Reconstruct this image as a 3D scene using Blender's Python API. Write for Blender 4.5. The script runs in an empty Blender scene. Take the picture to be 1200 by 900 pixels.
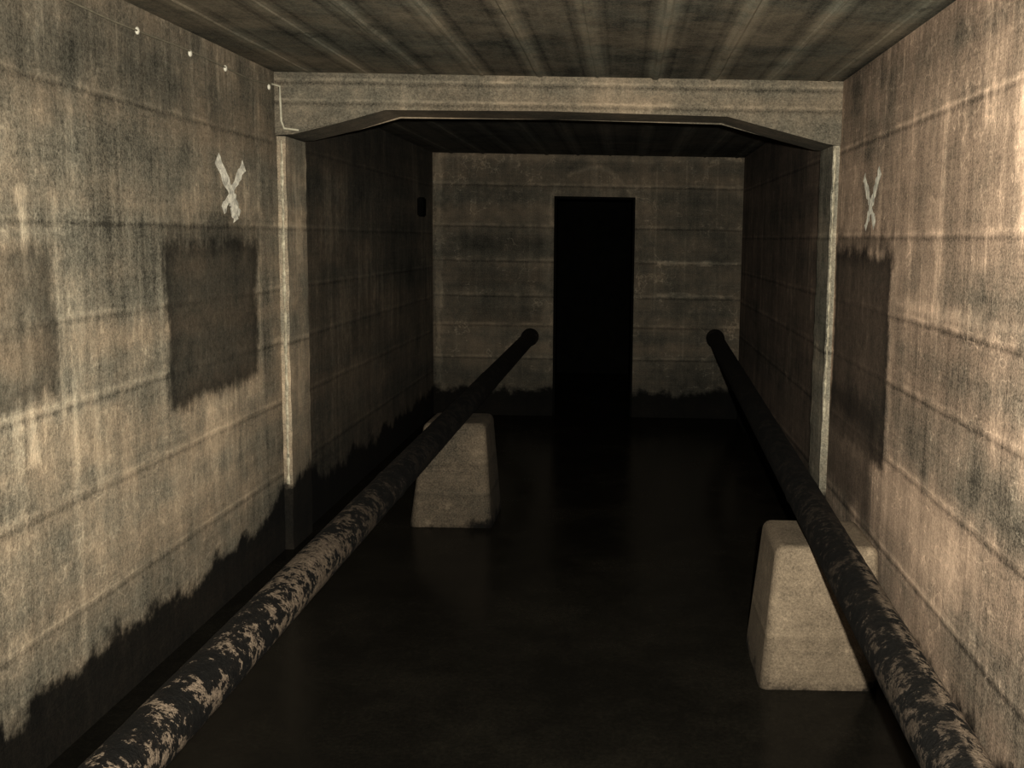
import bpy, bmesh, math, random
from mathutils import Matrix, Vector
random.seed(4)
scene = bpy.context.scene

# ------------------------------------------------------------ node helpers
class V:
    def __init__(s, g, sock): s.g, s.s = g, sock
    def _m(s, op, o=None, rev=False):
        a, b = (o, s) if rev else (s, o)
        return s.g.math(op, a, b)
    def __add__(s, o): return s._m('ADD', o)
    __radd__ = __add__
    def __sub__(s, o): return s._m('SUBTRACT', o)
    def __rsub__(s, o): return s._m('SUBTRACT', o, True)
    def __mul__(s, o): return s._m('MULTIPLY', o)
    __rmul__ = __mul__
    def __truediv__(s, o): return s._m('DIVIDE', o)
    def abs(s): return s._m('ABSOLUTE')
    def max(s, o): return s._m('MAXIMUM', o)
    def min(s, o): return s._m('MINIMUM', o)
    def clamp(s):
        r = s._m('ADD', 0.0); r.s.node.use_clamp = True; return r

class G:
    def __init__(self, name):
        self.mat = bpy.data.materials.new(name)
        self.mat.use_nodes = True
        self.nt = self.mat.node_tree
        self.bsdf = self.nt.nodes['Principled BSDF']
        geo = self.nt.nodes.new('ShaderNodeNewGeometry')
        self.P = geo.outputs['Position']
        sep = self.nt.nodes.new('ShaderNodeSeparateXYZ')
        self.link(self.P, sep.inputs[0])
        self.x, self.y, self.z = [V(self, o) for o in sep.outputs]
        sn = self.nt.nodes.new('ShaderNodeSeparateXYZ')
        self.link(geo.outputs['Normal'], sn.inputs[0])
        self.nx, self.ny, self.nz = [V(self, o) for o in sn.outputs]
    def link(self, a, b): self.nt.links.new(a, b)
    def put(self, v, inp):
        if isinstance(v, V): self.link(v.s, inp)
        elif v is not None: inp.default_value = v
    def math(self, op, a, b=None):
        n = self.nt.nodes.new('ShaderNodeMath'); n.operation = op
        self.put(a, n.inputs[0]); self.put(b, n.inputs[1])
        return V(self, n.outputs[0])
    def noise(self, scale, detail=4, rough=.6, st=(1, 1, 1), off=(0, 0, 0)):
        m = self.nt.nodes.new('ShaderNodeMapping')
        m.inputs['Scale'].default_value = st
        m.inputs['Location'].default_value = off
        self.link(self.P, m.inputs['Vector'])
        n = self.nt.nodes.new('ShaderNodeTexNoise')
        n.inputs['Scale'].default_value = scale
        n.inputs['Detail'].default_value = detail
        n.inputs['Roughness'].default_value = rough
        self.link(m.outputs[0], n.inputs['Vector'])
        return V(self, n.outputs[0])
    def step(self, v, a, b):
        n = self.nt.nodes.new('ShaderNodeMapRange')
        n.interpolation_type = 'SMOOTHSTEP'
        self.put(v, n.inputs[0])
        if a < b:
            n.inputs[1].default_value, n.inputs[2].default_value = a, b
            n.inputs[3].default_value, n.inputs[4].default_value = 0, 1
        else:
            n.inputs[1].default_value, n.inputs[2].default_value = b, a
            n.inputs[3].default_value, n.inputs[4].default_value = 1, 0
        return V(self, n.outputs[0])
    def mix(self, f, a, b):
        n = self.nt.nodes.new('ShaderNodeMix'); n.data_type = 'RGBA'
        self.put(f, n.inputs[0])
        for c, i in ((a, 6), (b, 7)):
            if isinstance(c, tuple): n.inputs[i].default_value = (*c, 1)
            else: self.link(c, n.inputs[i])
        return n.outputs[2]
    def scale(self, col, v):
        n = self.nt.nodes.new('ShaderNodeVectorMath'); n.operation = 'SCALE'
        if isinstance(col, tuple): n.inputs[0].default_value = col
        else: self.link(col, n.inputs[0])
        self.put(v, n.inputs['Scale'])
        return n.outputs[0]
    def finish(self, col, rough, height=None, strength=.5, dist=.01, spec=.3):
        self.link(col, self.bsdf.inputs['Base Color'])
        self.put(rough, self.bsdf.inputs['Roughness'])
        self.bsdf.inputs['Specular IOR Level'].default_value = spec
        if height is not None:
            b = self.nt.nodes.new('ShaderNodeBump')
            b.inputs['Strength'].default_value = strength
            b.inputs['Distance'].default_value = dist
            self.put(height, b.inputs['Height'])
            self.link(b.outputs[0], self.bsdf.inputs['Normal'])
        return self.mat

def rect(g, h, z, r, soft, wob):
    h0, h1, z0, z1 = r
    d = ((h - (h0+h1)/2).abs() - (h1-h0)/2).max((z - (z0+z1)/2).abs() - (z1-z0)/2)
    return g.step(d + wob, soft, -soft)

def line(g, v, c, w):
    return (1.0 - (v - c).abs() / w).clamp()

def concrete(name, axis='y', base=1.0, seams=(), vseams=(), patches=(), pales=(),
             tide=.23, far=None, arc=None, off=(0, 0, 0), streaky=1.0, warm=0.0, seam_k=1.0,
             cols=((.330, .312, .252), (.388, .312, .228)), veins=.4, top_shade=None):
    g = G(name)
    h = g.y if axis == 'y' else g.x
    z = g.z
    n1 = g.noise(.9, 8, .70, off=off)
    n2 = g.noise(4.5, 7, .74, off=off)
    n3 = g.noise(120, 3, .9)
    n4 = g.noise(26, 5, .8, off=off)
    st = g.noise(1, 5, .7, st=(10, 10, .7), off=off)
    st2 = g.noise(1, 4, .7, st=(42, 42, 1.3), off=off)
    bd = g.noise(1, 2, .5, st=(.2, .2, 4.5), off=off)
    gr = g.noise(1, 5, .7, st=(1.5, 1.5, 55), off=off)
    wob = (g.noise(3.5, 4, .6) - .5)
    fw = (g.noise(22, 5, .7) - .5)
    val = .97 + (n1-.5)*2.1 + (n2-.5)*1.3 + (n4-.5)*.6 + (st-.5)*(1.0*streaky) + (st2-.5)*(.8*streaky) + (n3-.5)*2.4 + (bd-.5)*.8 + (gr-.5)*.45
    brk = g.step(n2*.6 + n1*.4, .42, .56)
    for c, w in seams:
        zz = z + wob*.014 + fw*.01
        val = val + line(g, zz, c, w)*brk*(.55*seam_k)
        val = val - line(g, zz, c-.020, .014)*(.38*seam_k)
    for c, w in vseams:
        hh = h + fw*.008
        val = val + line(g, hh, c, w)*brk*.4
    # hairline lime-filled cracks
    if veins:
        vn = g.noise(1.5, 5, .62, st=(1, 1, .8), off=(off[0]+11, off[1], off[2]))
        vn2 = g.noise(2.4, 4, .6, st=(1, 1, 2.0), off=(off[0]+5, off[1]+3, off[2]))
        val = val + line(g, vn, .52, .006)*g.step(n1, .46, .54)*veins
        val = val + line(g, vn2, .56, .008)*g.step(st, .46, .54)*veins
    # efflorescence runs and scuffs
    eff = g.step(st*.5 + n1*.6 + (n4-.5)*.2, .57, .68) * g.step(z, .4, 1.2)
    val = val + eff*.55*streaky
    scuff = g.step(n2*.55 + n4*.45, .57, .63)
    val = val + scuff*.32
    for r, k, soft in pales:
        val = val + rect(g, h, z, r, soft, wob*.10 + fw*.05)*k*(.5 + brk*.5)
    if arc:
        ax, az, ar = arc
        dx, dz = h-ax, z-az
        d = g.math('SQRT', dx*dx + dz*dz)
        val = val + line(g, d + wob*.16 + fw*.03, ar, .03)*.6*brk
    val = val.max(.2)
    for r, k, soft in patches:
        e = wob*.12 + fw*.08 + (st2-.5)*.06 + (n2-.5)*.07
        m = rect(g, h, z, r, soft, e)
        halo = rect(g, h, z, (r[0]-.07, r[1]+.07, r[2]-.08, r[3]-.05), .05, e)
        val = val * (1.0 + halo*(1-k)*.30)
        inner = rect(g, h, z, (r[0]+.07, r[1]-.07, r[2]+.06, r[3]-.02), .07, e)
        flat = .70 + (n2-.5)*.9 + (n4-.5)*1.2 + (n3-.5)*1.4
        kk = k*.6 + inner*(k*.4)
        val = val * (1.0 - m) + m*(flat*.7 + val*.3)*kk
        rim = rect(g, h, z, (r[0]-.02, r[1]+.02, r[3]-.03, r[3]+.10), .06, wob*.16+fw*.14+(n2-.5)*.12)
        val = val * (1.0 - rim*(1-k)*.8)
    if top_shade:   # flash fall-off painted into the upper wall, together with darker concrete
        cz, ck = top_shade
        val = val * (1.0 - g.step(z + wob*.3 + fw*.06 + (st-.5)*.5, cz-.15, cz+.2)*ck)
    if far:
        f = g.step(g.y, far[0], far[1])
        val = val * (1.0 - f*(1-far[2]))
    if tide is not None:
        zz = z
        if axis == 'y':
            zz = z - g.step((g.y - 5.25).abs(), .5, .05)*.14
        t = g.step(zz + wob*.30 + fw*.10 + (st-.5)*.06 + (n2-.5)*.1, tide+.04, tide-.03)
        t2 = g.step(zz + wob*.5 + fw*.12, tide+.40, tide)
        val = val * (1.0 - t2*.28) * (1.0 - t*.94)
    hue = g.step(n1*.4 + bd*.3 + n2*.3 + warm, .38, .62)
    col = g.mix(hue, cols[0], cols[1])
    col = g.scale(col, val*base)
    height = n2*.5 + n3*.5 + gr*.3 + n4*.4
    for c, w in seams:
        height = height + line(g, z + wob*.014 + fw*.01, c, .02)*.5
    return g.finish(col, .9, height, .6, .013, .15)

# ------------------------------------------------------------ mesh helpers
def new_obj(name, bm, mat, parent=None, smooth=False):
    me = bpy.data.meshes.new(name)
    bmesh.ops.recalc_face_normals(bm, faces=bm.faces)
    bm.to_mesh(me); bm.free()
    if smooth:
        for p in me.polygons: p.use_smooth = True
    ob = bpy.data.objects.new(name, me)
    scene.collection.objects.link(ob)
    if mat: me.materials.append(mat)
    if parent: ob.parent = parent
    return ob

def bm_box(bm, x0, x1, y0, y1, z0, z1):
    r = bmesh.ops.create_cube(bm, size=1)
    for v in r['verts']:
        v.co = Vector(((x0+x1)/2 + v.co.x*(x1-x0), (y0+y1)/2 + v.co.y*(y1-y0), (z0+z1)/2 + v.co.z*(z1-z0)))
    return r['verts']

def box(name, dims, mat, bevel=0):
    bm = bmesh.new(); bm_box(bm, *dims)
    if bevel:
        bmesh.ops.bevel(bm, geom=bm.edges[:], offset=bevel, segments=2, affect='EDGES')
    return new_obj(name, bm, mat)

XL, XR, YB, YR, CZ, FZ = -1.745, 1.065, 9.1, -2.6, 2.43, -.35
CF = 2.385                # far-bay ceiling height
PY0, PY1 = 5.05, 5.36     # pilaster / beam depth

SEAMS = [(.42, .014), (.79, .016), (1.10, .018), (1.37, .014), (1.68, .016), (2.1, .014)]
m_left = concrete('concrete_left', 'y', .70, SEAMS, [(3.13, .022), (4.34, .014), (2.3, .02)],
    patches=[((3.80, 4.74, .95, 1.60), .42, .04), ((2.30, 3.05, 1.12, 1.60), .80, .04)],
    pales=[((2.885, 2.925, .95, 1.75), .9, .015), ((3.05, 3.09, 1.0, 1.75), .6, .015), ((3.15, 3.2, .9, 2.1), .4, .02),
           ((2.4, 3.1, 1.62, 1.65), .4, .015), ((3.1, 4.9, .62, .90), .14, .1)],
    far=(5.2, 5.45, .30), seam_k=.75, top_shade=(2.0, .38))
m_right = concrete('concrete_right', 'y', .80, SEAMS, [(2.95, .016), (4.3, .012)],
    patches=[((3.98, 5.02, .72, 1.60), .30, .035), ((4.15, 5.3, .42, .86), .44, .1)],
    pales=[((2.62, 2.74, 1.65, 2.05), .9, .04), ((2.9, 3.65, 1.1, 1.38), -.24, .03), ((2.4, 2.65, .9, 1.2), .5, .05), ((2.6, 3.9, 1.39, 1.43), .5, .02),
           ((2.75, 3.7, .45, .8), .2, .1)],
    far=(5.2, 5.45, .30), off=(3, 7, 1), tide=.2, warm=.08, cols=((.350, .312, .248), (.425, .322, .244)), top_shade=(2.2, .3), veins=.6)
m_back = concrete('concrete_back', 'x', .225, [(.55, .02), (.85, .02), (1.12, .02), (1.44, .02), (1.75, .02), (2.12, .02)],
    [(-1.66, .03), (.28, .015), (.55, .012), (.83, .012)], tide=.24, arc=(-.3, 1.90, .38),
    pales=[((.3, 1.03, 1.415, 1.44), 1.4, .012), ((.3, 1.0, 1.12, 1.15), .9, .01), ((-1.7, 1.1, 2.33, 2.39), .5, .02), ((-.75, -.66, .3, 1.9), .3, .03),
           ((-1.72, -1.67, .3, 2.38), .7, .01), ((-1.5, -.7, 1.5, 1.66), -.3, .04), ((-1.5, -.75, 1.2, 1.34), -.3, .04), ((-1.4, -.75, .86, 1.0), -.3, .04)],
    off=(1, 2, 5), streaky=.5, seam_k=1.0, veins=.9)
m_pil = concrete('concrete_pilaster', 'y', .62, [(1.1, .02), (1.68, .02)], off=(9, 1, 2), tide=.25, warm=-.03, veins=0)
m_beam = concrete('concrete_beam', 'x', .35, [(2.40, .010), (2.30, .010)], tide=None, off=(4, 4, 4), streaky=.2,
    pales=[((-1.7, -1.0, 2.2, 2.4), .35, .08)], veins=.3)
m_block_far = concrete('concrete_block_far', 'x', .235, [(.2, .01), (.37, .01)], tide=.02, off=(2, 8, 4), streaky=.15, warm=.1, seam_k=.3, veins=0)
m_block_near = concrete('concrete_block_near', 'x', .27, [(.2, .01)], tide=.01, off=(2, 8, 4), streaky=.15, warm=.12, seam_k=.2, veins=0)

def ceiling_mat():
    g = G('concrete_ceiling')
    n1 = g.noise(1.1, 7, .75); n2 = g.noise(5, 7, .75); n3 = g.noise(120, 3, .9); n4 = g.noise(28, 5, .8)
    gr = g.noise(1, 5, .7, st=(45, 1.2, 1)); bd = g.noise(1, 2, .5, st=(5, .15, 1))
    wob = g.noise(5, 4, .6) - .5
    val = .66 + (n1-.5)*1.9 + (n2-.5)*1.5 + (n4-.5)*.7 + (n3-.5)*1.8 + (gr-.5)*.5 + (bd-.5)*1.2
    t = g.math('FRACT', (g.x + wob*.012 + 2.0) / .285)
    jl = g.step((t-.5).abs(), .17, .08)
    val = val + jl*.42*g.step(n2, .2, .55)
    dk = line(g, t, .27, .05) + line(g, t, .73, .05)
    val = val - dk*.25
    val = val.max(.12)
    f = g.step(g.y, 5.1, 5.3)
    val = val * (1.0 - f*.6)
    col = g.mix(g.step(n1, .4, .6), (.255, .252, .202), (.278, .240, .178))
    return g.finish(g.scale(col, val*.56), .9, n2*.5 + n3*.5 + gr*.4 + n4*.5, .6, .014, .15)
m_ceil = ceiling_mat()

def plain(name, col, rough=.8, var=.6, sc=8, spec=.3):
    g = G(name)
    n = g.noise(sc, 5, .7)
    return g.finish(g.scale(col, (.8 + (n-.5)*var*2).max(.1)), rough, n, .4, .005, spec)
m_black = plain('shade_black', (.004, .004, .0035), .95, spec=.03)  # near-black colour carries the darkness of the doorway passage
m_floor = plain('silted_floor', (.04, .038, .03))
m_white = plain('white_paint', (.85, .82, .72), .8, 1.2, 30)
m_calc = plain('calcite', (.40, .365, .28), .7, 1.2, 40)
m_cable = plain('pale_cable', (.22, .20, .15), .7, .6, 40)
m_clip = plain('white_porcelain', (.6, .58, .5), .5, .2, 40)
m_cdrop = plain('limed_cable', (.42, .40, .32), .6, .5, 40)

def water_mat():
    g = G('dark_water')
    n = g.noise(2.2, 3, .5); n2 = g.noise(14, 3, .6)
    g.bsdf.inputs['IOR'].default_value = 1.33
    film = g.step(g.noise(1.6, 7, .75) + (g.noise(60, 3, .8)-.5)*.5, .35, .8)
    col = g.mix(film, (.0055, .0050, .0040), (.0135, .012, .009))
    return g.finish(col, film*.12 + .19, n + n2*.1, .16, .02, .15)
m_water = water_mat()

def pipe_mat(name, side):
    g = G(name)
    n = g.noise(13, 6, .72); n2 = g.noise(42, 5, .75); n3 = g.noise(140, 2, .8)
    big = g.noise(1.9, 3, .5)
    near = g.step(g.y, 4.3, 2.2)
    if side:
        fl = g.step(g.nx*.95 + g.nz*.35 + (n-.5)*.25, .25, .6)
        m = g.step(n*.6 + n2*.4 + (big-.5)*.2, .54, .55)
        m = (fl*g.step(n2*.5+n*.5, .46, .49)*g.step(g.y, 3.6, 2.9)).max(m*.3)
    else:
        m = g.step(n*.55 + n2*.45 + (big-.5)*.30 + near*.006, .524, .534)
    metal = g.mix(g.step(n, .4, .7), (.004, .0038, .0033), (.013, .0102, .0078))
    col = g.mix(m*(near*.94+.06), metal, (.118, .093, .070))
    col3 = g.scale(col, (.7 + (n2-.5)*1.8 + (n3-.5)*1.8).max(.1))
    return g.finish(col3, .75, m*.7 + n2*.9 + n*.4, 1.0, .009, .15)
m_pipe_l = pipe_mat('flaking_pipe_left', 0)
m_pipe_r = pipe_mat('flaking_pipe_right', 1)

# ------------------------------------------------------------ shell
box('wall_left', (XL-.3, XL, YR, YB, FZ, CZ), m_left)
box('wall_right', (XR, XR+.3, YR, YB, FZ, CZ), m_right)
box('wall_rear', (XL-.3, XR+.3, YR-.3, YR, FZ, CZ), m_beam)
box('floor', (XL-.3, XR+.3, YR-.3, YB+3.2, FZ-.2, FZ), m_floor)

DX0, DX1, DZ = -.645, .09, 2.015
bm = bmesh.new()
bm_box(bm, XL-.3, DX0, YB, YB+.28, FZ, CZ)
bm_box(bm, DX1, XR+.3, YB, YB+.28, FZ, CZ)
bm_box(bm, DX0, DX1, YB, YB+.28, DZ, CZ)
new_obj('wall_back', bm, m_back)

# passage behind the doorway, its darkness painted in with near-black walls
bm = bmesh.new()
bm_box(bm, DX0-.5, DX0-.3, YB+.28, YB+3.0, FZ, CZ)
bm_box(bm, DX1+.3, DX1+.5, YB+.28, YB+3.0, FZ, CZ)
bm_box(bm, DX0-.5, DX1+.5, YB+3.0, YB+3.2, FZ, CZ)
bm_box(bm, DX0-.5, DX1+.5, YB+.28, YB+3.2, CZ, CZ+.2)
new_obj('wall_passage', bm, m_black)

# door lining, set back inside the opening
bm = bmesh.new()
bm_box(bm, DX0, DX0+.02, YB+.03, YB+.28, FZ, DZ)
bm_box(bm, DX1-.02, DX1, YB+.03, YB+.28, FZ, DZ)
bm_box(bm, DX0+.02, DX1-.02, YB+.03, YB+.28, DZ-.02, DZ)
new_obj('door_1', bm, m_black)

# ceiling slab with raised formwork fins
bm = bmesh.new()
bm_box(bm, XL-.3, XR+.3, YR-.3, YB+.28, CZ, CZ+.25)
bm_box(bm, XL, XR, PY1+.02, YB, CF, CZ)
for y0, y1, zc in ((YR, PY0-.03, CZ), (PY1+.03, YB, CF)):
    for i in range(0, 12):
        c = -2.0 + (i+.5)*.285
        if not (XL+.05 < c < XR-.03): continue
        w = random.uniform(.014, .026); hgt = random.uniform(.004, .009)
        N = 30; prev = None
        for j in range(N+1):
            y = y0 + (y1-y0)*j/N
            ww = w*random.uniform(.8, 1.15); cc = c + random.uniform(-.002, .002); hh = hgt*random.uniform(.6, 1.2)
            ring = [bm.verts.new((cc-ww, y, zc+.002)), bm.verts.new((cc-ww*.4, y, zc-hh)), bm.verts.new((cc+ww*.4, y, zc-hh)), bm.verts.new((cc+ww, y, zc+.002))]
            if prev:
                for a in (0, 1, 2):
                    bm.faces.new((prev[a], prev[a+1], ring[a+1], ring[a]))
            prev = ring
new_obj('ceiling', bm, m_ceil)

# water ---------------------------------------------------------------------
bm = bmesh.new()
def quad(x0, x1, y0, y1):
    vs = [bm.verts.new(c) for c in ((x0, y0, 0), (x1, y0, 0), (x1, y1, 0), (x0, y1, 0))]
    bm.faces.new(vs)
quad(XL, XR, YR, YB)
quad(DX0, DX1, YB, YB+.28)
quad(DX0-.3, DX1+.3, YB+.28, YB+3)
new_obj('water', bm, m_water)

# ------------------------------------------------------------ pilasters & haunched beam
PL, PR = .045, .035
def pilaster(name, x0, x1):
    bm = bmesh.new()
    bm_box(bm, x0, x1, PY0, PY1, FZ, 2.12)
    bmesh.ops.subdivide_edges(bm, edges=[e for e in bm.edges if abs(e.verts[0].co.z-e.verts[1].co.z) > 1], cuts=40)
    for v in bm.verts:
        v.co.y += random.uniform(-.004, .004)
        if XL+.02 < v.co.x < XR-.02: v.co.x += random.uniform(-.003, .003)
    return new_obj(name, bm, m_pil)
pilaster('pilaster', XL, XL+PL)
pilaster('pilaster', XR-PR, XR)

prof = [(XL, CZ), (XL, 2.125), (XL+PL+.04, 2.13), (-1.42, 2.19), (-1.20, 2.262), (-.4, 2.262), (.50, 2.258),
        (.72, 2.195), (XR-PR-.03, 2.125), (XR, 2.12), (XR, CZ)]
bm = bmesh.new()
fr = [bm.verts.new((x, PY0-.02, z)) for x, z in prof]
bk = [bm.verts.new((x, PY1+.02, z)) for x, z in prof]
bm.faces.new(fr); bm.faces.new(bk[::-1])
for i in range(len(prof)):
    j = (i+1) % len(prof)
    bm.faces.new((fr[i], bk[i], bk[j], fr[j]))
bmesh.ops.bevel(bm, geom=[e for e in bm.edges if abs(e.verts[0].co.y-e.verts[1].co.y) < .01 and max(e.verts[0].co.z, e.verts[1].co.z) < 2.3],
                offset=.008, segments=2, affect='EDGES')
new_obj('ceiling_beam', bm, m_beam)

# ------------------------------------------------------------ pipes
def pipe(name, a, b, r, mat):
    a, b = Vector(a), Vector(b)
    d = b-a; L = d.length; dn = d.normalized()
    rot = dn.to_track_quat('Z', 'Y').to_matrix()
    bm = bmesh.new()
    S = 40
    pts = [(0, r)]
    for cpl in (2.75, 6.0, 8.6):
        pts += [(cpl-.02, r), (cpl-.008, r*1.04), (cpl+.008, r*1.04), (cpl+.02, r)]
    pts += [(L-.12, r), (L-.115, r*1.22), (L-.04, r*1.22), (L-.035, r*1.12), (L, r*1.12)]
    full = []
    for (d0, r0), (d1, r1) in zip(pts, pts[1:]):
        n = max(1, int((d1-d0)/.05))
        for i in range(n): full.append((d0+(d1-d0)*i/n, r0+(r1-r0)*i/n))
    full.append(pts[-1])
    prev = None
    for dd, rr in full:
        ring = []
        for s in range(S):
            an = 2*math.pi*s/S
            q = rr*(1+random.uniform(-.012, .012))
            ring.append(bm.verts.new(a + dn*dd + rot @ Vector((q*math.cos(an), q*math.sin(an), 0))))
        if prev:
            for s in range(S):
                bm.faces.new((prev[s], prev[(s+1) % S], ring[(s+1) % S], ring[s]))
        else: bm.faces.new(ring)
        prev = ring
    bm.faces.new(prev)
    return new_obj(name, bm, mat, smooth=True)

def extend(p, q, y):
    p, q = Vector(p), Vector(q)
    t = (y-p.y)/(q.y-p.y)
    return p + (q-p)*t
H = 1.64
lp0, lp1 = (-.987, 1.907, H-1.07), (-.848, 9.09, H-.90)
rp0, rp1 = (.71, 1.98, H-1.08), (.84, 9.09, H-.885)
pipe('pipe', extend(lp0, lp1, -2.0), Vector(lp1), .064, m_pipe_l)
pipe('pipe', extend(rp0, rp1, -2.0), Vector(rp1), .068, m_pipe_r)

# ------------------------------------------------------------ concrete pipe supports (tapered, rounded plinths)
def support(name, base, top, zt, mat):
    (bx0, bx1, by0, by1), (tx0, tx1, ty0, ty1) = base, top
    bm = bmesh.new()
    bm_box(bm, -.5, .5, -.5, .5, 0, 1)
    for v in bm.verts:
        t = v.co.z
        x0, x1 = bx0+(tx0-bx0)*t, bx1+(tx1-bx1)*t
        y0, y1 = by0+(ty0-by0)*t, by1+(ty1-by1)*t
        v.co = Vector((x0+(v.co.x+.5)*(x1-x0), y0+(v.co.y+.5)*(y1-y0), FZ+(zt-FZ)*t))
    bmesh.ops.bevel(bm, geom=[e for e in bm.edges if max(v.co.z for v in e.verts) > 0], offset=.032, segments=6, profile=.5, affect='EDGES')
    ob = new_obj(name, bm, mat)
    for p in ob.data.polygons: p.use_smooth = p.area < .03
    return ob
support('concrete_pipe_support', (-1.24, -.70, 5.46, 5.98), (-1.12, -.77, 5.53, 5.9), .590, m_block_far)
support('concrete_pipe_support', (.49, .97, 3.48, 3.98), (.575, .955, 3.54, 3.92), .530, m_block_near)

# ------------------------------------------------------------ painted X marks (thin ragged paint on the walls)
def x_mark(name, xw, side, yc, zc, w, hgt, stub):
    bm = bmesh.new()
    def stroke(p, q, w0, w1, lay):
        N = 14; prev = None
        for i in range(N+1):
            t = i/N
            cy = p[0]+(q[0]-p[0])*t + random.uniform(-.005, .005); cz = p[1]+(q[1]-p[1])*t
            dy, dz = q[0]-p[0], q[1]-p[1]; l = math.hypot(dy, dz)
            ny, nz = -dz/l, dy/l
            ww = (w0+(w1-w0)*t)*random.uniform(.6, 1.25)/2
            off = .0025 + lay*.0015
            ring = [bm.verts.new((xw+side*off, yc+(cy+ny*ww*s), zc+(cz+nz*ww*s))) for s in (-1, 1)]
            if prev: bm.faces.new((prev[0], prev[1], ring[1], ring[0]))
            prev = ring
    stroke((-w/2, hgt/2), (w*.30, -hgt*.55), .06, .045, 0)
    stroke((w/2, hgt*.45), (-w*.34, -hgt*.5), .055, .045, 1)
    if stub: stroke((.0, -hgt*.2), (.035, -hgt*.70), .09, .06, 2)
    return new_obj(name, bm, m_white)
x_mark('painted_x_mark', XL, 1, 4.45, 1.845, .30, .22, True)
x_mark('painted_x_mark', XR, -1, 4.36, 1.83, .27, .23, False)

# ------------------------------------------------------------ surface cable on white cleats, along the left wall and down the pilaster
root = bpy.data.objects.new('wall_cable', None); scene.collection.objects.link(root)
pts = [Vector((XL+.012, y, 2.345 + .006*math.sin(y*5))) for y in [YR+.05+i*.25 for i in range(31)] if y < 4.9]
pts += [Vector((XL+.014, 4.95, 2.36)), Vector((XL+.03, PY0-.031, 2.36)), Vector((XL+.034, PY0-.031, 2.3)),
        Vector((XL+.036, PY0-.031, 2.19)), Vector((XL+.05, PY0-.031, 2.155)), Vector((XL+.12, PY0-.031, 2.148))]
def tube(name, pts, r, mat, parent):
    bm = bmesh.new(); prev = None
    for i, p in enumerate(pts):
        d = (pts[min(i+1, len(pts)-1)] - pts[max(i-1, 0)]).normalized()
        rot = d.to_track_quat('Z', 'Y').to_matrix()
        ring = [bm.verts.new(p + rot @ Vector((r*math.cos(a*math.pi/4), r*math.sin(a*math.pi/4), 0))) for a in range(8)]
        if prev:
            for s in range(8): bm.faces.new((prev[s], prev[(s+1) % 8], ring[(s+1) % 8], ring[s]))
        prev = ring
    return new_obj(name, bm, mat, parent, True)
tube('cable_run', pts[:-5], .0035, m_cable, root)
tube('cable_drop', pts[-6:], .006, m_cdrop, root)
bm = bmesh.new()
for y in (2.45, 3.06, 3.62, 4.05, 4.40, 4.93):
    r = bmesh.ops.create_uvsphere(bm, u_segments=10, v_segments=8, radius=.010)
    for v in r['verts']: v.co = Vector((v.co.x*.8, v.co.y*1.1, v.co.z*1.4)) + Vector((XL+.010, y, 2.342))
new_obj('cleats', bm, m_clip, root, True)

# lime streak on the near edge of each pilaster
def lime(name, x0, x1, z0, z1):
    bm = bmesh.new(); prev = None; N = 60
    for i in range(N+1):
        z = z0+(z1-z0)*i/N
        c = (x0+x1)/2+random.uniform(-.002, .002); w = abs(x1-x0)/2*random.uniform(.3, 1.1)
        ring = [bm.verts.new((c-w, PY0-.006, z)), bm.verts.new((c, PY0-.010, z)), bm.verts.new((c+w, PY0-.006, z))]
        if prev:
            for a in (0, 1): bm.faces.new((prev[a], prev[a+1], ring[a+1], ring[a]))
        prev = ring
    return new_obj(name, bm, m_calc)
lime('lime_streak', XL+.016, XL+.034, .35, 2.10)
lime('lime_streak', XR-PR+.004, XR-PR+.018, .75, 2.10)

# small dark box on the far left wall
bm = bmesh.new()
bm_box(bm, XL, XL+.05, 8.42, 8.56, 1.80, 1.96)
bmesh.ops.bevel(bm, geom=bm.edges[:], offset=.01, segments=2, affect='EDGES')
new_obj('dark_box', bm, m_black)

# ------------------------------------------------------------ flash, world, camera
ld = bpy.data.lights.new('camera_flash', 'SPOT')
ld.energy = 1650; ld.spot_size = math.radians(106); ld.spot_blend = 1.0; ld.shadow_soft_size = .02
ld.color = (1.0, .94, .81)
lo = bpy.data.objects.new('camera_flash', ld); scene.collection.objects.link(lo)
lo.location = (.07, -.02, 1.72)
lo.rotation_euler = (math.radians(90-8), 0, math.radians(2))

w = bpy.data.worlds.new('World'); scene.world = w; w.use_nodes = True
w.node_tree.nodes['Background'].inputs[0].default_value = (.02, .02, .02, 1)
w.node_tree.nodes['Background'].inputs[1].default_value = .1

cd = bpy.data.cameras.new('camera'); cam = bpy.data.objects.new('camera', cd)
scene.collection.objects.link(cam)
cd.sensor_width = 36; cd.lens = 35; cd.clip_start = .02
cd.shift_x = -130/1200; cd.shift_y = -37/1200
cam.matrix_world = Matrix.Translation((0, 0, H)) @ Matrix.Rotation(math.radians(83.5), 4, 'X') @ Matrix.Rotation(.017, 4, 'Z')
scene.camera = cam
scene.view_settings.view_transform = 'Standard'
scene.view_settings.look = 'None'
scene.view_settings.gamma = .87
